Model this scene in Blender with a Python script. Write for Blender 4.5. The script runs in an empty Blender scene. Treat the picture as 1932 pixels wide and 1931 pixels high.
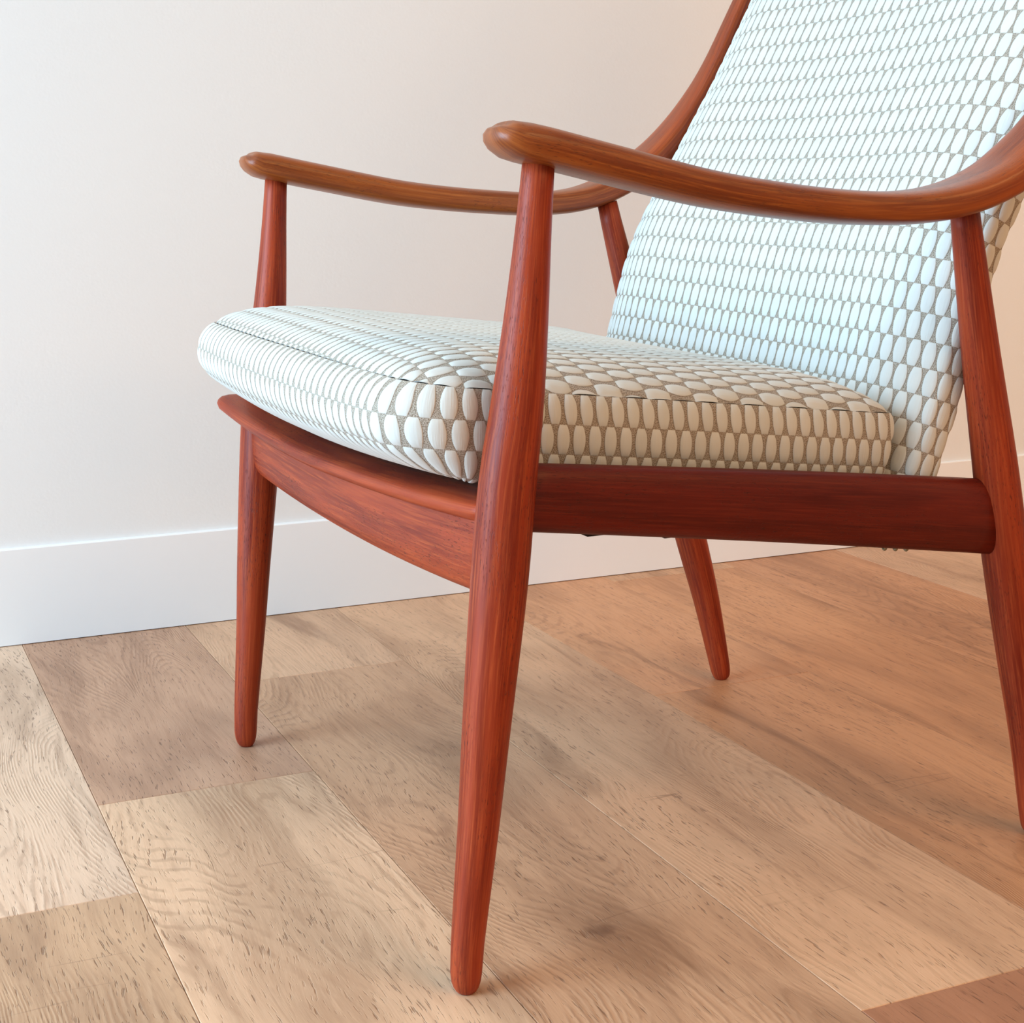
import bpy, math, random
from mathutils import Vector, Matrix

# ------------------------------------------------------------------ camera, world, lights, exposure
SC = bpy.context.scene
COL = SC.collection
PITCH, ROLL, YAW = 0.198458862, -0.00768776475, 0.419266080
cam_d = bpy.data.cameras.new('camera')
cam_d.sensor_width = 36.0
cam_d.lens = 36.0 * 2871.0 / 1932.0
cam_d.clip_start = 0.05
cam = bpy.data.objects.new('camera', cam_d); COL.objects.link(cam)
_f = Vector((math.sin(YAW) * math.cos(PITCH), math.cos(YAW) * math.cos(PITCH), -math.sin(PITCH)))
_r = Vector((math.cos(YAW), -math.sin(YAW), 0)); _u = _r.cross(_f)
_r2 = math.cos(ROLL) * _r + math.sin(ROLL) * _u; _u2 = -math.sin(ROLL) * _r + math.cos(ROLL) * _u
cam.matrix_world = Matrix(((_r2.x, _u2.x, -_f.x, 0), (_r2.y, _u2.y, -_f.y, 0), (_r2.z, _u2.z, -_f.z, 0.5), (0, 0, 0, 1)))
SC.camera = cam

ROOM_X0, ROOM_X1, ROOM_Y0, ROOM_Y1, ROOM_H = -2.2, 3.4, -2.2, 1.807, 2.5
WIN_Y0, WIN_Y1, WIN_Z0, WIN_Z1 = 0.1, 1.7, 0.08, 2.05

W = bpy.data.worlds.new('sky'); SC.world = W; W.use_nodes = True
W.node_tree.nodes['Background'].inputs['Color'].default_value = (0.62, 0.78, 1.0, 1)
W.node_tree.nodes['Background'].inputs['Strength'].default_value = 1.0

def area(name, loc, direction, sx, sy, power, color, spread=180):
    d = bpy.data.lights.new(name, 'AREA'); d.shape = 'RECTANGLE'; d.size = sx; d.size_y = sy
    d.energy = power; d.color = color; d.spread = math.radians(spread)
    o = bpy.data.objects.new(name, d); COL.objects.link(o); o.location = loc
    o.rotation_euler = Vector(direction).to_track_quat('-Z', 'Y').to_euler()
    return o
# daylight entering through the window in the left wall
area('window_daylight', (ROOM_X0 + 0.03, (WIN_Y0 + WIN_Y1) / 2, (WIN_Z0 + WIN_Z1) / 2), (1, 0, 0),
     WIN_Y1 - WIN_Y0 - 0.1, WIN_Z1 - WIN_Z0 - 0.1, 146, (0.50, 0.765, 1.0))
# added warm fill from the right, in place of bounced light
area('warm_fill_right', (3.0, 0.2, 1.3), (-0.5, 1, -0.25), 0.7, 0.7, 5.5, (1.0, 0.56, 0.22), 95)
area('warm_fill_front', (1.5, -1.2, ROOM_H - 0.06), (-0.1, 0.5, -1), 1.7, 1.7, 50, (1.0, 0.54, 0.21), 140)  # added soft fill for the chair's near side, not a ceiling fitting

SC.view_settings.view_transform = 'Standard'
SC.view_settings.look = 'None'
SC.view_settings.gamma = 1.0
SC.view_settings.use_curve_mapping = False
SC.view_settings.exposure = 0.0

# ------------------------------------------------------------------ node helpers
class NT:
    def __init__(s, name):
        s.m = bpy.data.materials.new(name); s.m.use_nodes = True
        s.t = s.m.node_tree; s.b = s.t.nodes['Principled BSDF']
    def n(s, typ, **kw):
        x = s.t.nodes.new(typ)
        for k, v in kw.items(): setattr(x, k, v)
        return x
    def put(s, sock, v):
        if isinstance(v, bpy.types.NodeSocket): s.t.links.new(v, sock)
        elif v is not None: sock.default_value = v
    def math(s, op, a, b=None, c=None, clamp=False):
        x = s.n('ShaderNodeMath', operation=op, use_clamp=clamp)
        s.put(x.inputs[0], a)
        if b is not None: s.put(x.inputs[1], b)
        if c is not None: s.put(x.inputs[2], c)
        return x.outputs[0]
    def comb(s, x, y, z=0.0):
        c = s.n('ShaderNodeCombineXYZ'); s.put(c.inputs[0], x); s.put(c.inputs[1], y); s.put(c.inputs[2], z); return c.outputs[0]
    def sep(s, v):
        c = s.n('ShaderNodeSeparateXYZ'); s.put(c.inputs[0], v); return c.outputs
    def vmul(s, v, k):
        x = s.n('ShaderNodeVectorMath', operation='MULTIPLY'); s.put(x.inputs[0], v); x.inputs[1].default_value = k; return x.outputs[0]
    def vadd(s, v, k):
        x = s.n('ShaderNodeVectorMath', operation='ADD'); s.put(x.inputs[0], v); s.put(x.inputs[1], k); return x.outputs[0]
    def noise(s, v, scale=1.0, detail=3.0, rough=0.55, dist=0.0):
        x = s.n('ShaderNodeTexNoise'); s.put(x.inputs['Vector'], v)
        x.inputs['Scale'].default_value = scale; x.inputs['Detail'].default_value = detail
        x.inputs['Roughness'].default_value = rough; x.inputs['Distortion'].default_value = dist
        return x.outputs['Fac']
    def step(s, v, lo, hi, a=0.0, b=1.0):
        x = s.n('ShaderNodeMapRange', interpolation_type='SMOOTHSTEP'); s.put(x.inputs[0], v)
        s.put(x.inputs[1], lo); s.put(x.inputs[2], hi); s.put(x.inputs[3], a); s.put(x.inputs[4], b); return x.outputs[0]
    def mix(s, f, a, b, mode='MIX'):
        x = s.n('ShaderNodeMix', data_type='RGBA', blend_type=mode)
        s.put(x.inputs[0], f); s.put(x.inputs[6], a); s.put(x.inputs[7], b); return x.outputs[2]
    def bump(s, h, strength, dist, normal=None):
        x = s.n('ShaderNodeBump'); s.put(x.inputs['Height'], h)
        x.inputs['Strength'].default_value = strength; x.inputs['Distance'].default_value = dist
        if normal is not None: s.put(x.inputs['Normal'], normal)
        return x.outputs[0]
    def out(s, color=None, rough=None, normal=None, spec=None, **kw):
        s.put(s.b.inputs['Base Color'], color); s.put(s.b.inputs['Roughness'], rough)
        if normal is not None: s.put(s.b.inputs['Normal'], normal)
        if spec is not None: s.b.inputs['Specular IOR Level'].default_value = spec
        for k, v in kw.items(): s.put(s.b.inputs[k], v)
        return s.m

def rgb(r, g, b):
    def l(c):
        c /= 255.0
        return c / 12.92 if c <= 0.04045 else ((c + 0.055) / 1.055) ** 2.4
    return (l(r), l(g), l(b), 1.0)

def teak(name, light, mid, dark, pore, rough=0.42, coat=0.25, redden=False):
    """UV: x = metres along the grain, y = metres across it."""
    k = NT(name); uv = k.n('ShaderNodeUVMap').outputs[0]
    oi = k.n('ShaderNodeObjectInfo')
    off = k.comb(k.math('MULTIPLY', oi.outputs['Random'], 37.0), k.math('MULTIPLY', oi.outputs['Random'], 11.0), 0.0)
    v = k.vadd(uv, off)
    broad = k.noise(k.vmul(v, (5, 60, 1)), 1.0, 3, 0.5, 0.6)
    fine = k.noise(k.vmul(v, (18, 520, 1)), 1.0, 4, 0.6, 0.3)
    ring = k.math('SINE', k.math('MULTIPLY', k.noise(k.vmul(v, (2.2, 22, 1)), 1.0, 1, 0.4), 55.0))
    c = k.mix(k.step(broad, 0.32, 0.68), dark, mid)
    c = k.mix(k.math('MULTIPLY', k.step(fine, 0.42, 0.75), 0.5), c, light)
    c = k.mix(k.math('MULTIPLY', k.step(ring, 0.3, 1.0), 0.14), c, dark)
    pr = k.noise(k.vmul(v, (170, 1100, 1)), 1.0, 2, 0.5)
    pm = k.math('MULTIPLY', k.step(pr, 0.58, 0.68), k.step(k.noise(k.vmul(v, (9, 30, 1)), 1.0, 2), 0.36, 0.66))
    c = k.mix(k.math('MULTIPLY', pm, 0.75), c, pore)
    if redden:      # hands wore the finish brown towards the front of the arm only
        c = k.mix(k.step(k.sep(uv)[0], 0.26, 0.48), c, k.mix(1.0, c, (0.98, 0.62, 0.60, 1), 'MULTIPLY'))
    h = k.math('SUBTRACT', k.math('MULTIPLY', fine, 0.4), pm)
    nb = k.bump(h, 0.4, 0.0006)
    r = k.math('ADD', rough - 0.08, k.math('MULTIPLY', fine, 0.2))
    return k.out(c, r, nb, 0.2, **{'Coat Weight': coat, 'Coat Roughness': 0.32})

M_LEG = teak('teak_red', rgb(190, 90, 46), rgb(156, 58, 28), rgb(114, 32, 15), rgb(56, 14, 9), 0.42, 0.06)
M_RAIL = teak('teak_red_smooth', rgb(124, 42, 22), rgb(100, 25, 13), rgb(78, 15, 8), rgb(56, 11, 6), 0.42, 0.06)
M_ARM = teak('teak_oiled_brown', rgb(186, 108, 44), rgb(152, 78, 30), rgb(116, 52, 20), rgb(80, 36, 16), 0.33, 0.3, redden=True)

def fabric_material(name, wide, narrow):
    """UV in metres: woven barrel shaped motifs, rows staggered by half a motif."""
    k = NT(name); uv = k.n('ShaderNodeUVMap').outputs[0]
    x, y, _ = k.sep(uv)
    PW, PH = 0.0117, 0.0193
    ry = k.math('DIVIDE', y, PH); row = k.math('FLOOR', ry)
    fy = k.math('SUBTRACT', k.math('FRACT', ry), 0.5)
    par = k.math('MULTIPLY', k.math('MODULO', k.math('ABSOLUTE', row), 2.0), 0.5)
    rx = k.math('ADD', k.math('DIVIDE', x, PW), par)
    cx = k.math('FLOOR', rx)
    fx = k.math('SUBTRACT', k.math('FRACT', rx), 0.5)
    ay = k.math('ABSOLUTE', fy); ax = k.math('ABSOLUTE', fx)
    yy = k.math('MULTIPLY', ay, 2.0)
    half = k.math('SUBTRACT', wide, k.math('MULTIPLY', k.math('POWER', yy, 2.2), wide - narrow))
    q = k.math('DIVIDE', ax, half)
    inside = k.math('MULTIPLY', k.step(q, 0.90, 1.02, 1.0, 0.0), k.step(yy, 0.965, 1.0, 1.0, 0.0))
    # padded relief
    dome = k.math('MULTIPLY', k.math('SQRT', k.math('MAXIMUM', k.math('SUBTRACT', 1.0, k.math('MULTIPLY', q, q)), 0.0)),
                  k.math('SUBTRACT', 1.0, k.math('POWER', yy, 4.0)), clamp=True)
    rnd = k.n('ShaderNodeTexWhiteNoise', noise_dimensions='2D'); k.put(rnd.inputs['Vector'], k.comb(cx, row, 0.0))
    crease = k.noise(k.comb(k.math('ADD', k.math('MULTIPLY', x, 900.0), k.math('MULTIPLY', rnd.outputs['Value'], 50.0)), k.math('MULTIPLY', y, 50.0)), 1.0, 2)
    thread = k.math('SINE', k.math('MULTIPLY', y, 2 * math.pi / 0.00062))
    threadx = k.math('SINE', k.math('MULTIPLY', x, 2 * math.pi / 0.0009))
    weave = k.math('MULTIPLY', thread, threadx)
    speck = k.noise(k.comb(k.math('MULTIPLY', x, 1500.0), k.math('MULTIPLY', y, 1700.0)), 1.0, 2)
    ground = k.mix(k.step(speck, 0.35, 0.66), rgb(120, 104, 86), rgb(198, 188, 174))
    oval = k.mix(k.math('MULTIPLY', k.step(rnd.outputs['Value'], 0.0, 1.0), 0.35), rgb(208, 208, 202), rgb(196, 198, 193))
    c = k.mix(inside, ground, oval)
    # thin outline where motif thread meets ground
    rim = k.math('MULTIPLY', k.step(q, 0.93, 1.02), k.step(q, 1.05, 1.2, 1.0, 0.0))
    c = k.mix(k.math('MULTIPLY', rim, 0.25), c, rgb(120, 96, 74))
    h = k.math('ADD', k.math('MULTIPLY', dome, 1.0), k.math('MULTIPLY', k.math('MULTIPLY', crease, inside), 0.22))
    h = k.math('ADD', h, k.math('MULTIPLY', k.math('MULTIPLY', weave, k.math('SUBTRACT', 1.0, inside)), 0.16))
    fine = k.math('ADD', k.math('MULTIPLY', k.math('MULTIPLY', crease, inside), 0.5), k.math('MULTIPLY', k.math('MULTIPLY', weave, k.math('SUBTRACT', 1.0, inside)), 0.3))
    nb = k.bump(fine, 0.5, 0.0008)
    dn = k.n('ShaderNodeDisplacement'); k.put(dn.inputs['Height'], dome); dn.inputs['Midlevel'].default_value = 0.0; dn.inputs['Scale'].default_value = 0.0011
    k.t.links.new(dn.outputs[0], k.t.nodes['Material Output'].inputs['Displacement'])
    k.m.displacement_method = 'BOTH'
    return k.out(c, 0.82, nb, 0.2, **{'Sheen Weight': 0.15, 'Sheen Roughness': 0.5})
M_FAB = fabric_material('woven_oval_fabric', 0.447, 0.25)
M_FAB_SEAT = fabric_material('woven_oval_fabric_seat', 0.41, 0.22)
def padded(o, lv=3):
    m = o.modifiers.new('subdivide', 'SUBSURF'); m.levels = 1; m.render_levels = lv
    m.boundary_smooth = 'PRESERVE_CORNERS'

def plank_material():
    """World x / y with a per plank offset; object colour carries each plank's own tone."""
    k = NT('oak_plank'); g = k.n('ShaderNodeNewGeometry').outputs['Position']
    oi = k.n('ShaderNodeObjectInfo')
    r1 = oi.outputs['Random']
    v = k.vadd(g, k.comb(k.math('MULTIPLY', r1, 61.0), k.math('MULTIPLY', r1, 23.0), k.math('MULTIPLY', r1, 7.0)))
    warp = k.math('MULTIPLY', k.noise(k.vmul(v, (9, 3.0, 1)), 1.0, 2), 0.05)
    xs, ys, zs = k.sep(v)
    v2 = k.comb(k.math('ADD', xs, warp), ys, zs)
    blotch = k.noise(k.vmul(v2, (11, 2.6, 1)), 1.0, 3, 0.55, 0.5)
    cloud = k.noise(k.vmul(v2, (24, 9, 1)), 1.0, 3, 0.6, 0.8)
    field = k.noise(k.vmul(v2, (6.5, 1.5, 1)), 1.0, 1.2, 0.35)
    jag = k.math('MULTIPLY', k.noise(k.vmul(v2, (150, 60, 1)), 1.0, 2), 0.006)
    rings = k.math('SINE', k.math('MULTIPLY', k.math('ADD', field, jag), 560.0))
    ringmask = k.math('MULTIPLY', k.step(k.noise(k.vadd(k.vmul(v2, (5, 2.2, 1)), (3, 9, 0)), 1.0, 1), 0.42, 0.60),
                      k.step(k.noise(k.vmul(v2, (90, 22, 1)), 1.0, 2), 0.36, 0.58))
    streak = k.noise(k.vmul(v2, (240, 11, 1)), 1.0, 4, 0.65)
    tick = k.noise(k.vmul(v2, (620, 62, 1)), 1.0, 2, 0.5)
    tickmask = k.step(k.noise(k.vadd(k.vmul(v2, (10, 5, 1)), (17, 4, 0)), 1.0, 2), 0.40, 0.62)
    ticks = k.math('MULTIPLY', k.step(tick, 0.60, 0.70), k.math('ADD', 0.30, k.math('MULTIPLY', tickmask, 0.70)))
    tick2 = k.step(k.noise(k.vadd(k.vmul(v2, (430, 38, 1)), (71, 13, 0)), 1.0, 2, 0.5), 0.66, 0.74)
    ticks = k.math('MAXIMUM', ticks, tick2)
    pale = k.step(k.noise(k.vadd(k.vmul(v2, (300, 20, 1)), (5, 51, 0)), 1.0, 2, 0.5), 0.58, 0.74)
    base = oi.outputs['Color']
    lighter = k.mix(1.0, base, (1.24, 1.22, 1.2, 1), 'MULTIPLY')
    darker = k.mix(1.0, base, (0.55, 0.46, 0.40, 1), 'MULTIPLY')
    deep = k.mix(1.0, base, (0.30, 0.22, 0.18, 1), 'MULTIPLY')
    grey = k.mix(1.0, base, (1.02, 1.01, 1.0, 1), 'MULTIPLY')
    c = k.mix(k.math('MULTIPLY', k.step(blotch, 0.40, 0.74), 0.62), lighter, darker)
    c = k.mix(k.math('MULTIPLY', pale, 0.35), c, lighter)
    smoke = k.noise(k.vadd(k.vmul(v2, (17, 2.3, 1)), (41, 8, 0)), 1.0, 4, 0.6, 0.8)
    c = k.mix(k.math('MULTIPLY', k.step(smoke, 0.53, 0.76), 0.8), c, darker)
    c = k.mix(k.math('MULTIPLY', k.step(smoke, 0.70, 0.86), 0.45), c, deep)
    c = k.mix(k.math('MULTIPLY', k.step(cloud, 0.5, 0.78), 0.5), c, grey)
    c = k.mix(k.math('MULTIPLY', k.step(streak, 0.45, 0.8), 0.38), c, darker)
    c = k.mix(k.math('MULTIPLY', k.math('MULTIPLY', k.step(rings, 0.2, 1.0), ringmask), 0.42), c, darker)
    c = k.mix(k.math('MULTIPLY', ticks, 0.62), c, deep)
    # knots
    vo = k.n('ShaderNodeTexVoronoi', feature='F1'); k.put(vo.inputs['Vector'], k.vmul(v2, (5.2, 2.6, 1))); vo.inputs['Scale'].default_value = 1.0
    vo.inputs['Randomness'].default_value = 1.0
    ragged = k.math('ADD', vo.outputs['Distance'], k.math('MULTIPLY', k.math('SUBTRACT', k.noise(k.vmul(v2, (50, 40, 1)), 1.0, 3), 0.5), 0.16))
    halo = k.step(ragged, 0.03, 0.30, 1.0, 0.0)
    core = k.step(ragged, 0.015, 0.075, 1.0, 0.0)
    c = k.mix(k.math('MULTIPLY', halo, 0.55), c, darker)
    c = k.mix(k.math('MULTIPLY', core, 0.75), c, deep)
    # thin cross checks
    cr = k.noise(k.vmul(v2, (2.2, 30, 1)), 1.0, 1, 0.4, 0.15)
    crk = k.math('MULTIPLY', k.step(k.math('ABSOLUTE', k.math('SUBTRACT', cr, 0.5)), 0.0, 0.008, 1.0, 0.0),
                 k.step(k.noise(k.vadd(k.vmul(v2, (8, 9, 1)), (2, 31, 0)), 1.0, 1), 0.62, 0.72))
    c = k.mix(k.math('MULTIPLY', crk, 0.5), c, deep)
    h = k.math('SUBTRACT', k.math('MULTIPLY', k.math('MULTIPLY', rings, ringmask), 0.22), ticks)
    h = k.math('SUBTRACT', h, k.math('MULTIPLY', streak, 0.5))
    nb = k.bump(h, 0.6, 0.0007)
    r = k.math('ADD', 0.36, k.math('MULTIPLY', streak, 0.22))
    return k.out(c, r, nb, 0.42)
M_PLANK = plank_material()

def paint(name, col, rough=0.6, bump=0.06, scale=260.0):
    k = NT(name); g = k.n('ShaderNodeNewGeometry').outputs['Position']
    n1 = k.noise(g, scale, 3, 0.6)
    n2 = k.noise(g, 2.0, 2)
    c = k.mix(k.math('MULTIPLY', n2, 0.5), col, tuple(x * 0.96 for x in col[:3]) + (1,))
    return k.out(c, rough, k.bump(n1, bump, 0.002), 0.3)
M_WALL = paint('cream_wall_paint', rgb(231, 231, 230), 0.75)
M_BASE = paint('white_trim_paint', rgb(238, 238, 238), 0.55, 0.02, 120)
M_CEIL = paint('ceiling_paint', rgb(236, 226, 208), 0.8)
M_SUB = paint('subfloor', rgb(96, 70, 48), 0.9)
M_WARM = paint('warm_plaster', rgb(206, 190, 170), 0.8)
def plain(name, col, rough, metal=0.0):
    k = NT(name); return k.out(col, rough, None, 0.5, Metallic=metal)
M_STEEL = plain('dull_steel', rgb(150, 150, 128), 0.4, 0.9)
M_STRAP = paint('dark_webbing', rgb(46, 36, 30), 0.9)

# ------------------------------------------------------------------ mesh helpers
def mesh_obj(name, verts, faces, mat, parent=None, uvs=None, smooth=True, loc=None):
    me = bpy.data.meshes.new(name); me.from_pydata([tuple(v) for v in verts], [], faces); me.update()
    if uvs is not None:
        l = me.uv_layers.new(name='UVMap')
        for p in me.polygons:
            for li, fi in zip(p.loop_indices, range(len(p.vertices))):
                l.data[li].uv = uvs[p.index][fi]
    if smooth:
        for p in me.polygons: p.use_smooth = True
    me.materials.append(mat)
    o = bpy.data.objects.new(name, me); COL.objects.link(o)
    if parent: o.parent = parent
    if loc: o.location = loc
    return o

def catmull(pts, n):
    """resample a polyline of equal-length tuples with Catmull-Rom, n steps per span."""
    out = []; m = len(pts)
    for i in range(m - 1):
        p0 = pts[max(i - 1, 0)]; p1 = pts[i]; p2 = pts[i + 1]; p3 = pts[min(i + 2, m - 1)]
        for j in range(n):
            t = j / n; r = []
            for a, b, c, d in zip(p0, p1, p2, p3):
                r.append(0.5 * ((2 * b) + (-a + c) * t + (2 * a - 5 * b + 4 * c - d) * t * t + (-a + 3 * b - 3 * c + d) * t ** 3))
            out.append(tuple(r))
    out.append(tuple(pts[-1])); return out

def lerp(tab, x):
    if x <= tab[0][0]: return tab[0][1]
    for (a, fa), (b, fb) in zip(tab, tab[1:]):
        if x <= b: return fa + (fb - fa) * (x - a) / (b - a)
    return tab[-1][1]

def superell(n, a, b, e):
    out = []
    for i in range(n):
        t = 2 * math.pi * i / n; c, s = math.cos(t), math.sin(t)
        out.append((a * math.copysign(abs(c) ** (2 / e), c), b * math.copysign(abs(s) ** (2 / e), s)))
    return out

def sweep(name, path, secs, side, mat, parent, cap=True):
    """path: 3D points; secs: per point list of (across, up) offsets; side: reference sideways vector."""
    n = len(secs[0]); V = []; S = [0.0]
    for i in range(1, len(path)): S.append(S[-1] + (Vector(path[i]) - Vector(path[i - 1])).length)
    for i, p in enumerate(path):
        a = Vector(path[max(i - 1, 0)]); b = Vector(path[min(i + 1, len(path) - 1)])
        t = (b - a).normalized(); sd = Vector(side); sd = (sd - t * sd.dot(t)).normalized(); up = t.cross(sd).normalized()
        for (x, y) in secs[i]: V.append(Vector(p) + sd * x + up * y)
    big = max(secs, key=lambda s: sum(abs(a) + abs(b) for a, b in s))
    per = [0.0]
    for j in range(n):
        q, r = big[j], big[(j + 1) % n]; per.append(per[-1] + math.hypot(q[0] - r[0], q[1] - r[1]))
    F = []; U = []
    for i in range(len(path) - 1):
        for j in range(n):
            k = (j + 1) % n
            F.append((i * n + j, (i + 1) * n + j, (i + 1) * n + k, i * n + k))
            U.append(((S[i], per[j]), (S[i + 1], per[j]), (S[i + 1], per[j + 1]), (S[i], per[j + 1])))
    if cap:
        for base, i, rev in ((0, 0, False), ((len(path) - 1) * n, len(path) - 1, True)):
            c = len(V); V.append(sum((V[base + j] for j in range(n)), Vector()) / n)
            for j in range(n):
                k = (j + 1) % n
                f = (c, base + j, base + k); uu = ((S[i], 0), (S[i], per[j]), (S[i], per[j + 1]))
                if rev: f = f[::-1]; uu = uu[::-1]
                F.append(f); U.append(uu)
    o = mesh_obj(name, V, F, mat, parent, U)
    me = o.data
    import bmesh
    bm = bmesh.new(); bm.from_mesh(me); bmesh.ops.recalc_face_normals(bm, faces=bm.faces); bm.to_mesh(me); bm.free()
    return o

def box(name, lo, hi, mat, parent=None, bev=0.0):
    x0, y0, z0 = lo; x1, y1, z1 = hi
    V = [(x0, y0, z0), (x1, y0, z0), (x1, y1, z0), (x0, y1, z0), (x0, y0, z1), (x1, y0, z1), (x1, y1, z1), (x0, y1, z1)]
    F = [(0, 3, 2, 1), (4, 5, 6, 7), (0, 1, 5, 4), (1, 2, 6, 5), (2, 3, 7, 6), (3, 0, 4, 7)]
    o = mesh_obj(name, V, F, mat, parent, smooth=False)
    if bev:
        import bmesh
        bm = bmesh.new(); bm.from_mesh(o.data)
        bmesh.ops.bevel(bm, geom=list(bm.edges), offset=bev, segments=2, affect='EDGES'); bm.to_mesh(o.data); bm.free()
    return o

# ------------------------------------------------------------------ the room
floor = box('floor', (ROOM_X0, ROOM_Y0, -0.06), (ROOM_X1, ROOM_Y1, -0.004), M_SUB); floor['kind'] = 'structure'
rng = random.Random(7)
PWID, PLEN, X0 = 0.1915, 1.22, 0.174
tones = [(204, 170, 136), (196, 158, 124), (210, 178, 142), (190, 154, 122), (206, 166, 126)]
# first joint measured from the photograph (world y) and tones front to back for the rows in view
rows = {-1: (1.079, [(192, 160, 124), (214, 188, 158), (214, 188, 158)]),
        0: (1.2645, [(214, 182, 146), (188, 151, 120)]),
        1: (1.549, [(192, 154, 118), (206, 170, 134)]),
        2: (0.714, [(164, 116, 84), (206, 168, 130)]),
        3: (1.32, [(196, 148, 105), (198, 150, 108)]),  # from this row on, warm light at the right is tinted into the tones
        4: (0.55, [(192, 144, 100), (196, 147, 104)]),
        5: (1.18, [(192, 144, 102), (190, 142, 102)])}
def plank(x0, x1, y0, y1, col):
    g = 0.0002; b = 0.0005
    x0 += g; x1 -= g; y0 += g; y1 -= g; z = -0.004; t = 0.0; d = -0.0005
    V = [(x0, y0, z), (x1, y0, z), (x1, y1, z), (x0, y1, z), (x0, y0, d), (x1, y0, d), (x1, y1, d), (x0, y1, d),
         (x0 + b, y0 + b, t), (x1 - b, y0 + b, t), (x1 - b, y1 - b, t), (x0 + b, y1 - b, t)]
    F = [(0, 3, 2, 1)] + [(i, (i + 1) % 4, 4 + (i + 1) % 4, 4 + i) for i in range(4)] + \
        [(4 + i, 4 + (i + 1) % 4, 8 + (i + 1) % 4, 8 + i) for i in range(4)] + [(8, 9, 10, 11)]
    o = mesh_obj('plank', V, F, M_PLANK, floor, smooth=False)
    o.color = rgb(col[0] * 0.96, col[1] * 0.925, col[2] * 0.935)
for r in range(-13, 17):
    xa = max(X0 + r * PWID, ROOM_X0); xb = min(X0 + (r + 1) * PWID, ROOM_X1)
    if xb - xa < 0.02: continue
    if r in rows: j0, cs = rows[r]
    else: j0 = 0.2 + rng.random() * PLEN; cs = None
    js = sorted(j0 + k * PLEN for k in range(-4, 4))
    js = [ROOM_Y0] + [j for j in js if ROOM_Y0 + 0.03 < j < ROOM_Y1 - 0.03] + [ROOM_Y1]
    for a, b_ in zip(js, js[1:]):
        if cs and abs(b_ - j0) < 1e-6: col = cs[0]
        elif cs and abs(a - j0) < 1e-6: col = cs[1]
        else: col = rng.choice(tones)
        plank(xa, xb, a, b_, col)

def structure(name, lo, hi, mat, bev=0.0):
    o = box(name, lo, hi, mat, None, bev); o['kind'] = 'structure'; return o
structure('wall_back', (ROOM_X0 - 0.1, ROOM_Y1, -0.06), (ROOM_X1 + 0.1, ROOM_Y1 + 0.1, ROOM_H), M_WALL)
structure('wall_right', (ROOM_X1, ROOM_Y0, -0.06), (ROOM_X1 + 0.1, ROOM_Y1, ROOM_H), M_WARM)
structure('wall_front', (ROOM_X0 - 0.1, ROOM_Y0 - 0.1, -0.06), (ROOM_X1 + 0.1, ROOM_Y0, ROOM_H), M_WARM)
structure('ceiling', (ROOM_X0 - 0.1, ROOM_Y0 - 0.1, ROOM_H), (ROOM_X1 + 0.1, ROOM_Y1 + 0.1, ROOM_H + 0.1), M_CEIL)
# left wall with its window opening, one mesh
def wall_with_hole(name, x0, x1, mat):
    V = []; F = []
    def bx(lo, hi):
        n = len(V); a, b, c = lo; d, e, f = hi
        V.extend([(a, b, c), (d, b, c), (d, e, c), (a, e, c), (a, b, f), (d, b, f), (d, e, f), (a, e, f)])
        F.extend([tuple(n + i for i in q) for q in ((0, 3, 2, 1), (4, 5, 6, 7), (0, 1, 5, 4), (1, 2, 6, 5), (2, 3, 7, 6), (3, 0, 4, 7))])
    bx((x0, ROOM_Y0, -0.06), (x1, ROOM_Y1, WIN_Z0)); bx((x0, ROOM_Y0, WIN_Z1), (x1, ROOM_Y1, ROOM_H))
    bx((x0, ROOM_Y0, WIN_Z0), (x1, WIN_Y0, WIN_Z1)); bx((x0, WIN_Y1, WIN_Z0), (x1, ROOM_Y1, WIN_Z1))
    o = mesh_obj(name, V, F, mat, smooth=False); o['kind'] = 'structure'; return o
wall_with_hole('wall_left', ROOM_X0 - 0.1, ROOM_X0, M_WALL)

# baseboard: board with an eased top
def baseboard():
    y = ROOM_Y1; prof = [(y, 0.001), (y - 0.006, 0.001), (y - 0.006, 0.1140), (y - 0.0055, 0.1148), (y - 0.0045, 0.1152), (y, 0.1155)]
    V = []; F = []
    for x in (ROOM_X0, ROOM_X1): V += [(x, a, b) for a, b in prof]
    n = len(prof)
    for i in range(n): F.append((i, (i + 1) % n, n + (i + 1) % n, n + i))
    F.append(tuple(range(n))[::-1]); F.append(tuple(range(n, 2 * n)))
    o = mesh_obj('baseboard_back', V, F, M_BASE, smooth=False); o['kind'] = 'structure'
    import bmesh
    bm = bmesh.new(); bm.from_mesh(o.data); bmesh.ops.recalc_face_normals(bm, faces=bm.faces); bm.to_mesh(o.data); bm.free()
baseboard()

# ------------------------------------------------------------------ the armchair: local x back, y towards the wall side, z up
OX, OY, ROT = 0.33333246, 1.09846011, math.radians(1.5007)
chair = bpy.data.objects.new('armchair', None); COL.objects.link(chair)
chair.location = (OX, OY, 0); chair.rotation_euler = (0, 0, ROT); chair.empty_display_size = 0.1
chair['label'] = 'teak lounge armchair with tapered round legs, swooping arms and tall pale patterned upholstered back'
chair['category'] = 'armchair'

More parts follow.
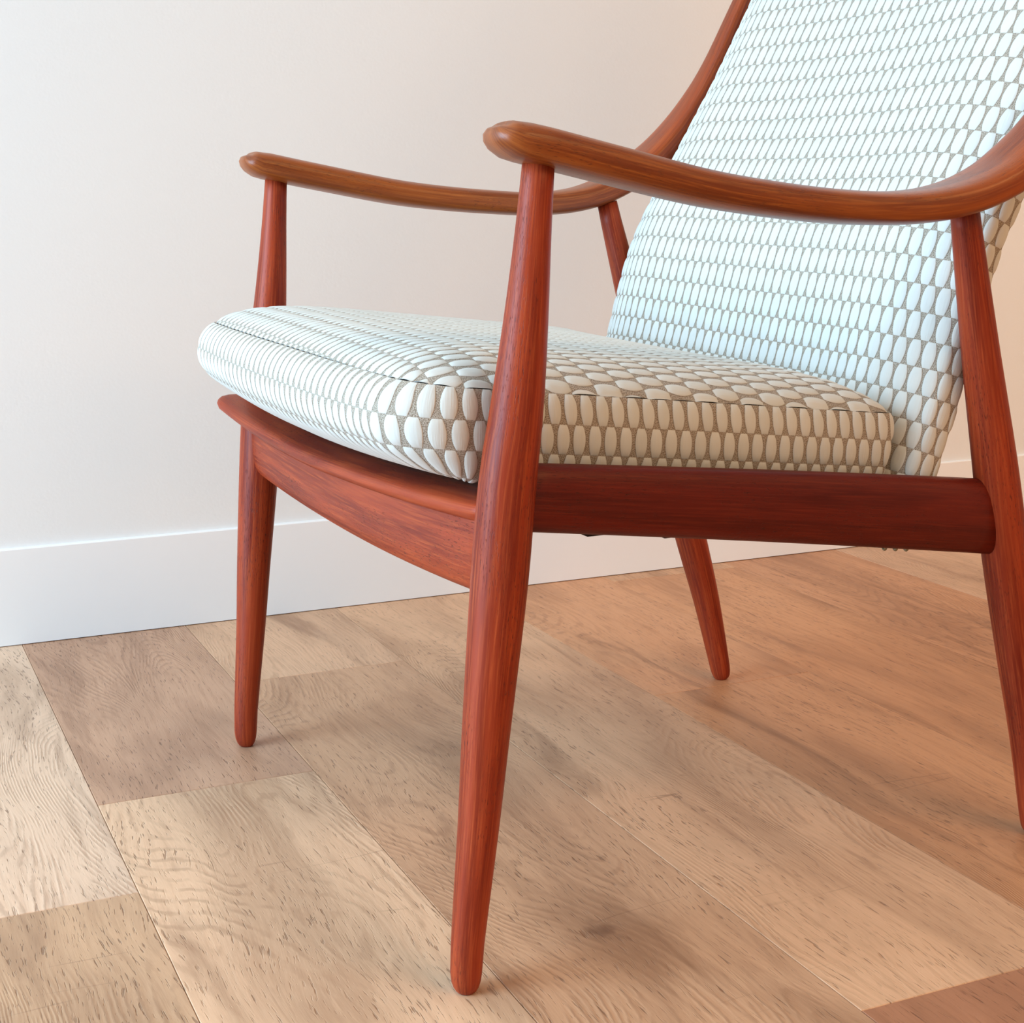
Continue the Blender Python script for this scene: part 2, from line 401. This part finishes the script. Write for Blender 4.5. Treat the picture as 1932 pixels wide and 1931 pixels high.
FRONT_U = [(0, 0.0), (0.03, 0.0008), (0.117, 0.0098), (0.17, 0.0146), (0.268, 0.0244), (0.332, 0.0304), (0.383, 0.0376), (0.444, 0.0444), (0.53, 0.0520)]
FRONT_R = [(0, 0.0088), (0.012, 0.0103), (0.03, 0.0108), (0.117, 0.0135), (0.17, 0.0152), (0.268, 0.0180), (0.332, 0.0179), (0.383, 0.0162), (0.444, 0.0130), (0.49, 0.0108), (0.53, 0.0096)]
BACK_U = [(0, 0.5155), (0.084, 0.4975), (0.15, 0.480), (0.235, 0.4565), (0.3065, 0.438), (0.4, 0.412), (0.5, 0.386)]
BACK_R = [(0, 0.0090), (0.012, 0.0105), (0.084, 0.0135), (0.15, 0.0158), (0.24, 0.0172), (0.3065, 0.0164), (0.4, 0.0134), (0.5, 0.0098)]
def leg(front, sg):
    tu, tr = (FRONT_U, FRONT_R) if front else (BACK_U, BACK_R)
    top = 0.53 if front else 0.502
    zs = [0.0, 0.0015, 0.004, 0.008, 0.014] + [0.014 + (top - 0.014) * i / 26 for i in range(1, 27)]
    us = catmull([(z, u) for z, u in tu], 8); rs = catmull([(z, r) for z, r in tr], 8)
    path = []; secs = []
    for z in zs:
        s = (0.257 + 0.0063 * z / 0.524) if front else (0.2275 + 0.0255 * z / 0.49)
        path.append((lerp(us, z), sg * s, z))
        r = lerp(rs, z)
        if z < 0.014: r *= (0.62, 0.78, 0.90, 0.975)[min(3, [0.0, 0.0015, 0.004, 0.008].index(z))]
        secs.append(superell(24, r, r, 2))
    return sweep('leg', path, secs, (0, 1, 0), M_LEG, chair)
for sg in (-1, 1):
    leg(True, sg); leg(False, sg)

# arms that sweep up into the back posts
ARM = [(0.0500, 0.5345), (0.0975, 0.5248), (0.157, 0.5130), (0.200, 0.5068), (0.250, 0.5018), (0.300, 0.4990), (0.340, 0.5006),
       (0.372, 0.5065), (0.400, 0.5170), (0.4227, 0.5305), (0.452, 0.5535), (0.481, 0.5865), (0.510, 0.6320), (0.541, 0.6940),
       (0.590, 0.790), (0.640, 0.885), (0.680, 0.960), (0.700, 1.000)]
ARM_W = [(0.0, 0.046), (0.15, 0.047), (0.25, 0.049), (0.33, 0.053), (0.40, 0.058), (0.44, 0.054), (0.47, 0.043), (0.50, 0.031), (0.54, 0.022), (0.8, 0.019)]
ARM_T = [(0.0, 0.0235), (0.1, 0.0232), (0.30, 0.0222), (0.42, 0.024), (0.52, 0.026), (0.8, 0.024)]
ARM_S = [(0.0, 0.2622), (0.25, 0.2622), (0.33, 0.2640), (0.40, 0.2660), (0.44, 0.2640), (0.47, 0.2585), (0.50, 0.2525), (0.54, 0.2480), (0.8, 0.2465)]
def arm(sg):
    path = []; secs = []
    pts = catmull(ARM, 5)
    tip = [(0.0235, 0.26, 0.34), (0.0241, 0.48, 0.56), (0.0256, 0.66, 0.74), (0.0288, 0.82, 0.88), (0.0345, 0.94, 0.96), (0.0415, 0.99, 0.99)]
    skew = lambda u: (0.0 if u < 0.06 else min(1, (u - 0.06) / 0.2) * 0.0026) * sg
    for u, kt, kw in tip:
        t = 0.0236 * kt; zc = 0.5418 - (u - 0.0128) * 0.19 + 0.0236 * (1 - kt) * 0.30
        if u > 0.03: zc = 0.5345 + (0.05 - u) * 0.2
        path.append((u, sg * 0.2622, zc)); secs.append(superell(28, 0.023 * kw, t / 2, 2.5))
    for u, z in pts:
        path.append((u, sg * lerp(ARM_S, u), z + skew(u)))
        secs.append(superell(28, lerp(ARM_W, u) / 2, lerp(ARM_T, u) / 2, 2.7 + min(0.6, max(0, (u - 0.2) * 4))))
    o = sweep('armrest', path, secs, (0, 1, 0), M_ARM, chair)
    return o
for sg in (-1, 1): arm(sg)

# side rails, oval section, coped into the legs
for sg in (-1, 1):
    path = []; secs = []
    for i in range(17):
        t = i / 16; u = 0.030 + (0.447 - 0.030) * t
        path.append((u, sg * (0.2560 + (0.2390 - 0.2560) * t), 0.3215 + (0.2722 - 0.3215) * (u - 0.05) / 0.37 + 0.0012 * math.sin(math.pi * t)))
        hh = 0.0214 + (0.0285 - 0.0214) * t
        secs.append(superell(28, 0.0115, hh, 2.6))
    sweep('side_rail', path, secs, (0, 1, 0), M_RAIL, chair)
# front and back rails
path = []; secs = []
for i in range(25):
    v = -0.258 + 0.516 * i / 24
    path.append((0.0265, v, 0.2815 + 0.14 * v * v)); secs.append(superell(28, 0.0118, 0.0305, 2.7))
sweep('front_rail', path, secs, (1, 0, 0), M_LEG, chair)
path = [(0.455, -0.235 + 0.47 * i / 8, 0.262) for i in range(9)]
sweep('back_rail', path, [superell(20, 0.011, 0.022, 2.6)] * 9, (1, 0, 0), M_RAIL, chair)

# dished front board that carries the cushion
def lip():
    NV = 49; V = []; F = []; U = []
    prof = [(0.0105, 0.0), (0.0045, 0.0012), (0.0012, 0.0040), (0.0, 0.0075), (0.0010, 0.0105), (0.0040, 0.0130), (0.0100, 0.0142),
            (0.030, 0.0140), (0.060, 0.0120), (0.062, 0.0), (0.035, 0.0)]
    n = len(prof); v0, v1 = -0.258, 0.266
    for i in range(NV):
        t = i / (NV - 1); t = 0.5 - 0.5 * math.cos(math.pi * t); v = v0 + (v1 - v0) * t
        d = min(v - v0, v1 - v); k = 1 - math.sqrt(max(0.0, 1 - (1 - min(d / 0.016, 1.0)) ** 2))
        u = -0.0010 - 0.052 * v; z = 0.2995 + (0.31 if v > 0 else 0.12) * v * v
        for a, b in prof:
            bb = 0.007 + (b - 0.007) * (1 - 0.45 * k)
            V.append((u + a + (0.012 * k if a < 0.03 else 0), v, z + bb))
    for i in range(NV - 1):
        for j in range(n):
            q = (j + 1) % n
            F.append((i * n + j, i * n + q, (i + 1) * n + q, (i + 1) * n + j))
            y0, y1 = V[i * n + j][1], V[(i + 1) * n + j][1]
            a = sum(math.hypot(prof[m][0] - prof[m + 1][0], prof[m][1] - prof[m + 1][1]) for m in range(j)); b = a + 0.006
            U.append(((y0, a), (y0, b), (y1, b), (y1, a)))
    F.append(tuple(range(n))[::-1]); U.append([(0, 0)] * n)
    F.append(tuple(range((NV - 1) * n, NV * n))); U.append([(0, 0)] * n)
    o = mesh_obj('seat_front_board', V, F, M_LEG, chair, U)
    import bmesh
    bm = bmesh.new(); bm.from_mesh(o.data); bmesh.ops.recalc_face_normals(bm, faces=bm.faces); bm.to_mesh(o.data); bm.free()
lip()
# webbing straps across the seat, under the cushion
for i in range(6):
    u = 0.095 + i * 0.058
    box('webbing_strap', (u, -0.245, 0.3015 - 0.12 * u), (u + 0.045, 0.245, 0.3045 - 0.12 * u), M_STRAP, chair)
# wire clip hanging below the rail near the back leg
def clip():
    pts = []
    for i in range(61):
        t = i / 60; u = 0.347 + 0.030 * t
        pts.append((u, -0.226 - 0.0045 * math.sin(t * 2 * math.pi * 3), 0.2562 - 0.010 * (u - 0.347) / 0.03 * 0.4 + 0.0045 * math.cos(t * 2 * math.pi * 3)))
    sweep('seat_spring', pts, [superell(8, 0.0011, 0.0011, 2)] * 61, (0, 0.3, 1), M_STEEL, chair)
clip()

# ------------------------------------------------------------------ upholstered back
BACK = [(0.342, 0.268), (0.351, 0.300), (0.3635, 0.335), (0.3770, 0.375), (0.3895, 0.420), (0.4060, 0.4726), (0.4235, 0.510), (0.4445, 0.549),
        (0.4665, 0.590), (0.489, 0.631), (0.525, 0.697), (0.575, 0.790), (0.624, 0.880), (0.662, 0.950), (0.688, 1.000)]
def backrest():
    prof = catmull(BACK, 5); S = [0.0]
    for a, b in zip(prof, prof[1:]): S.append(S[-1] + math.hypot(b[0] - a[0], b[1] - a[1]))
    HW, TH = 0.2350, 0.028
    # closed section across: (v, depth behind front face)
    sec = []
    def roll(v):
        v = abs(v)
        return -0.007 + (0.005 * (1 - (v / 0.155) ** 2) if v < 0.155 else 0.022 * ((v - 0.155) / 0.08) ** 2.3)
    for i in range(49):
        v = -0.232 + 0.464 * i / 48
        sec.append((v, roll(v)))
    corner = [(0.2345, 0.0185), (0.2350, 0.0260), (0.2350, 0.0310), (0.2345, 0.0350), (0.232, 0.037), (0.224, 0.0380)]
    sec += corner
    sec += [(0.224 - 0.448 * i / 16, 0.0385) for i in range(1, 16)]
    sec += [(-a, b) for a, b in corner[::-1]]
    sec = sec[62:] + sec[:62]              # start behind, so the cloth runs unbroken round the front
    n = len(sec)
    per = [0.0]
    for j in range(n):
        q, r = sec[j], sec[(j + 1) % n]; per.append(per[-1] + math.hypot(q[0] - r[0], q[1] - r[1]))
    V = []; tex = []
    m = len(prof)
    for i, (u, z) in enumerate(prof):
        a = prof[max(i - 1, 0)]; b = prof[min(i + 1, m - 1)]; L = math.hypot(b[0] - a[0], b[1] - a[1])
        nx, nz = (b[1] - a[1]) / L, -(b[0] - a[0]) / L         # pointing backwards
        e = min(S[i], S[-1] - S[i]); sq = 1 - 0.35 * (1 - min(e / 0.02, 1)) ** 2
        for v, d in sec:
            dd = d
            dd = 0.024 + (d - 0.024) * sq
            con = -0.016 * (v + HW) / (2 * HW) * (1 - 0.8 * min(1, max(0, (z - 0.45) / 0.17)))
            V.append((u + nx * dd + con, v, z + nz * dd))
        sk = 0.030 + (0.010 - 0.030) * min(1, max(0, (z - 0.40) / 0.2))
        tex.append([(S[i] + sk * (0.232 - v)) for v, d in sec])
    F = []; U = []
    for i in range(m - 1):
        for j in range(n):
            k = (j + 1) % n
            F.append((i * n + j, i * n + k, (i + 1) * n + k, (i + 1) * n + j))
            U.append(((per[j], tex[i][j]), (per[j + 1], tex[i][k]), (per[j + 1], tex[i + 1][k]), (per[j], tex[i + 1][j])))
    F.append(tuple(range(n))[::-1]); U.append([(V[j][1], V[j][0]) for j in range(n)][::-1])
    F.append(tuple(range((m - 1) * n, m * n))); U.append([(V[j][1], V[j][0]) for j in range(n)])
    o = mesh_obj('backrest', V, F, M_FAB, chair, U)
    import bmesh
    bm = bmesh.new(); bm.from_mesh(o.data); bmesh.ops.recalc_face_normals(bm, faces=bm.faces); bm.to_mesh(o.data); bm.free()
    padded(o)
    o['label'] = 'tall reclined back upholstered in pale blue fabric woven with ovals'
backrest()

# ------------------------------------------------------------------ loose seat cushion
def cushion():
    U0, U1, HV = -0.017, 0.366, 0.236
    # plan outline, counter clockwise, with rounded corners and bowed front
    out = []
    def arc(cu, cv, r, a0, a1, n):
        for i in range(n + 1):
            a = math.radians(a0 + (a1 - a0) * i / n); out.append((cu + r * math.cos(a), cv + r * math.sin(a)))
    rf, rb = 0.038, 0.020
    arc(U1 - rb, HV - rb, rb, 0, 90, 6)
    for i in range(1, 24): out.append((U1 - rb + (U0 + rf - U1 + rb) * i / 24, HV))
    arc(U0 + rf, HV - rf, rf, 90, 180, 10)
    for i in range(1, 30): out.append((U0, HV - rf - 2 * (HV - rf) * i / 30))
    arc(U0 + rf, -HV + rf, rf, 180, 270, 10)
    for i in range(1, 24): out.append((U0 + rf + (U1 - rb - U0 - rf) * i / 24, -HV))
    arc(U1 - rb, -HV + rb, rb, 270, 360, 6)
    for i in range(1, 20): out.append((U1, -HV + rb + 2 * (HV - rb) * i / 20))
    def bow(u, v):
        w = max(0.0, min(1.0, (0.12 - u) / 0.12))
        return u - 0.010 * w * (1 - (v / HV) ** 2) - 0.008 * w * max(0.0, v / HV) - 0.016 * max(0.0, (u - 0.2) / 0.166) * (v + HV) / (2 * HV) - 0.021 * max(0.0, (u - 0.25) / 0.116) * (1 - (v / HV) ** 4)
    out = [(bow(u, v), v * (1 - 0.045 * max(0.0, u - 0.02) / 0.33)) for u, v in out]
    n = len(out); P = [0.0]
    for j in range(n):
        q, r = out[j], out[(j + 1) % n]; P.append(P[-1] + math.hypot(q[0] - r[0], q[1] - r[1]))
    # outward normals
    N = []
    for j in range(n):
        a, b = out[j - 1], out[(j + 1) % n]; d = Vector((b[1] - a[1], -(b[0] - a[0]))).normalized(); N.append(d)
    seam = lambda u, v: 0.3935 + 0.0095 * (v + 0.24) / 0.48 - 0.116 * (u + 0.015)
    sag = lambda u, v: -0.008 * max(0, 1 - (v / HV) ** 2) * max(0.0, min(1, (0.15 - u) / 0.15))
    # side wall: (outset, drop below seam, tex v)
    wall = [(0.0, 0.0), (0.0022, 0.003), (0.0045, 0.009), (0.0058, 0.018), (0.0060, 0.027), (0.0050, 0.036), (0.0030, 0.044), (0.0, 0.051), (-0.006, 0.057), (-0.015, 0.0605), (-0.030, 0.062)]
    V = []; T = []; rings = []
    front = lambda j: max(0.0, -N[j].x)
    def ring(pts, tex): rings.append(len(V)); V.extend(pts); T.append(tex)
    for o_, d in wall[::-1]:
        pts = []; tex = []
        for j in range(n):
            u, v = out[j]; g = 1 + 1.6 * front(j) if o_ > 0 else 1
            uu, vv = u + N[j].x * o_ * g - 0.3 * d * max(0.0, N[j].x) + 0.014 * max(0.0, (d - 0.034) / 0.028) ** 1.6 * front(j), v + N[j].y * o_ * g * 0.7
            z = seam(u, v) - d + sag(u, v) * min(1, d / 0.055)
            pts.append((uu, vv, z)); tex.append((P[j], 0.0579 - d))
        ring(pts, tex)
    ns = len(rings)
    # top: inset rings from the seam
    insets = [0.0, 0.0012, 0.004, 0.009, 0.016, 0.024, 0.033] + [0.033 + 0.0115 * i for i in range(1, 17)]
    ctr_u = (U0 + U1) / 2
    top_start = len(V); tops = []
    for s in insets:
        f = 1 - s / 0.235; tops.append(len(V))
        for j in range(n):
            u, v = out[j]
            # shrink towards a medial segment
            hu = (U1 - U0) / 2; fu = max(0.0, 1 - s / hu) if s < hu else 0.0
            uu = ctr_u + (u - ctr_u) * fu; vv = v * f
            h = 0.0245 * (1 - math.exp(-s / 0.028)) - (0.0022 if s == 0.0012 else 0.0)
            V.append((uu, vv, seam(uu, vv) + h + 0.0))
    F = []; UV = []
    for r in range(ns - 1):
        for j in range(n):
            k = (j + 1) % n; a, b = rings[r], rings[r + 1]
            F.append((a + j, a + k, b + k, b + j))
            UV.append(((P[j], T[r][j][1]), (P[j + 1], T[r][k][1]), (P[j + 1], T[r + 1][k][1]), (P[j], T[r + 1][j][1])))
    for r in range(len(tops) - 1):
        for j in range(n):
            k = (j + 1) % n; a, b = tops[r], tops[r + 1]
            f = (a + j, a + k, b + k, b + j); F.append(f)
            UV.append([(V[i][1], V[i][0] * 1.02 + 0.004) for i in f])
    last = tops[-1]; f = tuple(range(last, last + n)); F.append(f); UV.append([(V[i][1], V[i][0] * 1.02 + 0.004) for i in f])
    f = tuple(range(rings[0], rings[0] + n))[::-1]; F.append(f); UV.append([(V[i][1], V[i][0]) for i in f])
    o = mesh_obj('seat_cushion', V, F, M_FAB_SEAT, None, UV)
    o.location = chair.location; o.rotation_euler = chair.rotation_euler
    padded(o)
    o['label'] = 'thick loose seat cushion in pale woven oval fabric lying on the teak armchair'
    o['category'] = 'cushion'
    return o
cushion()
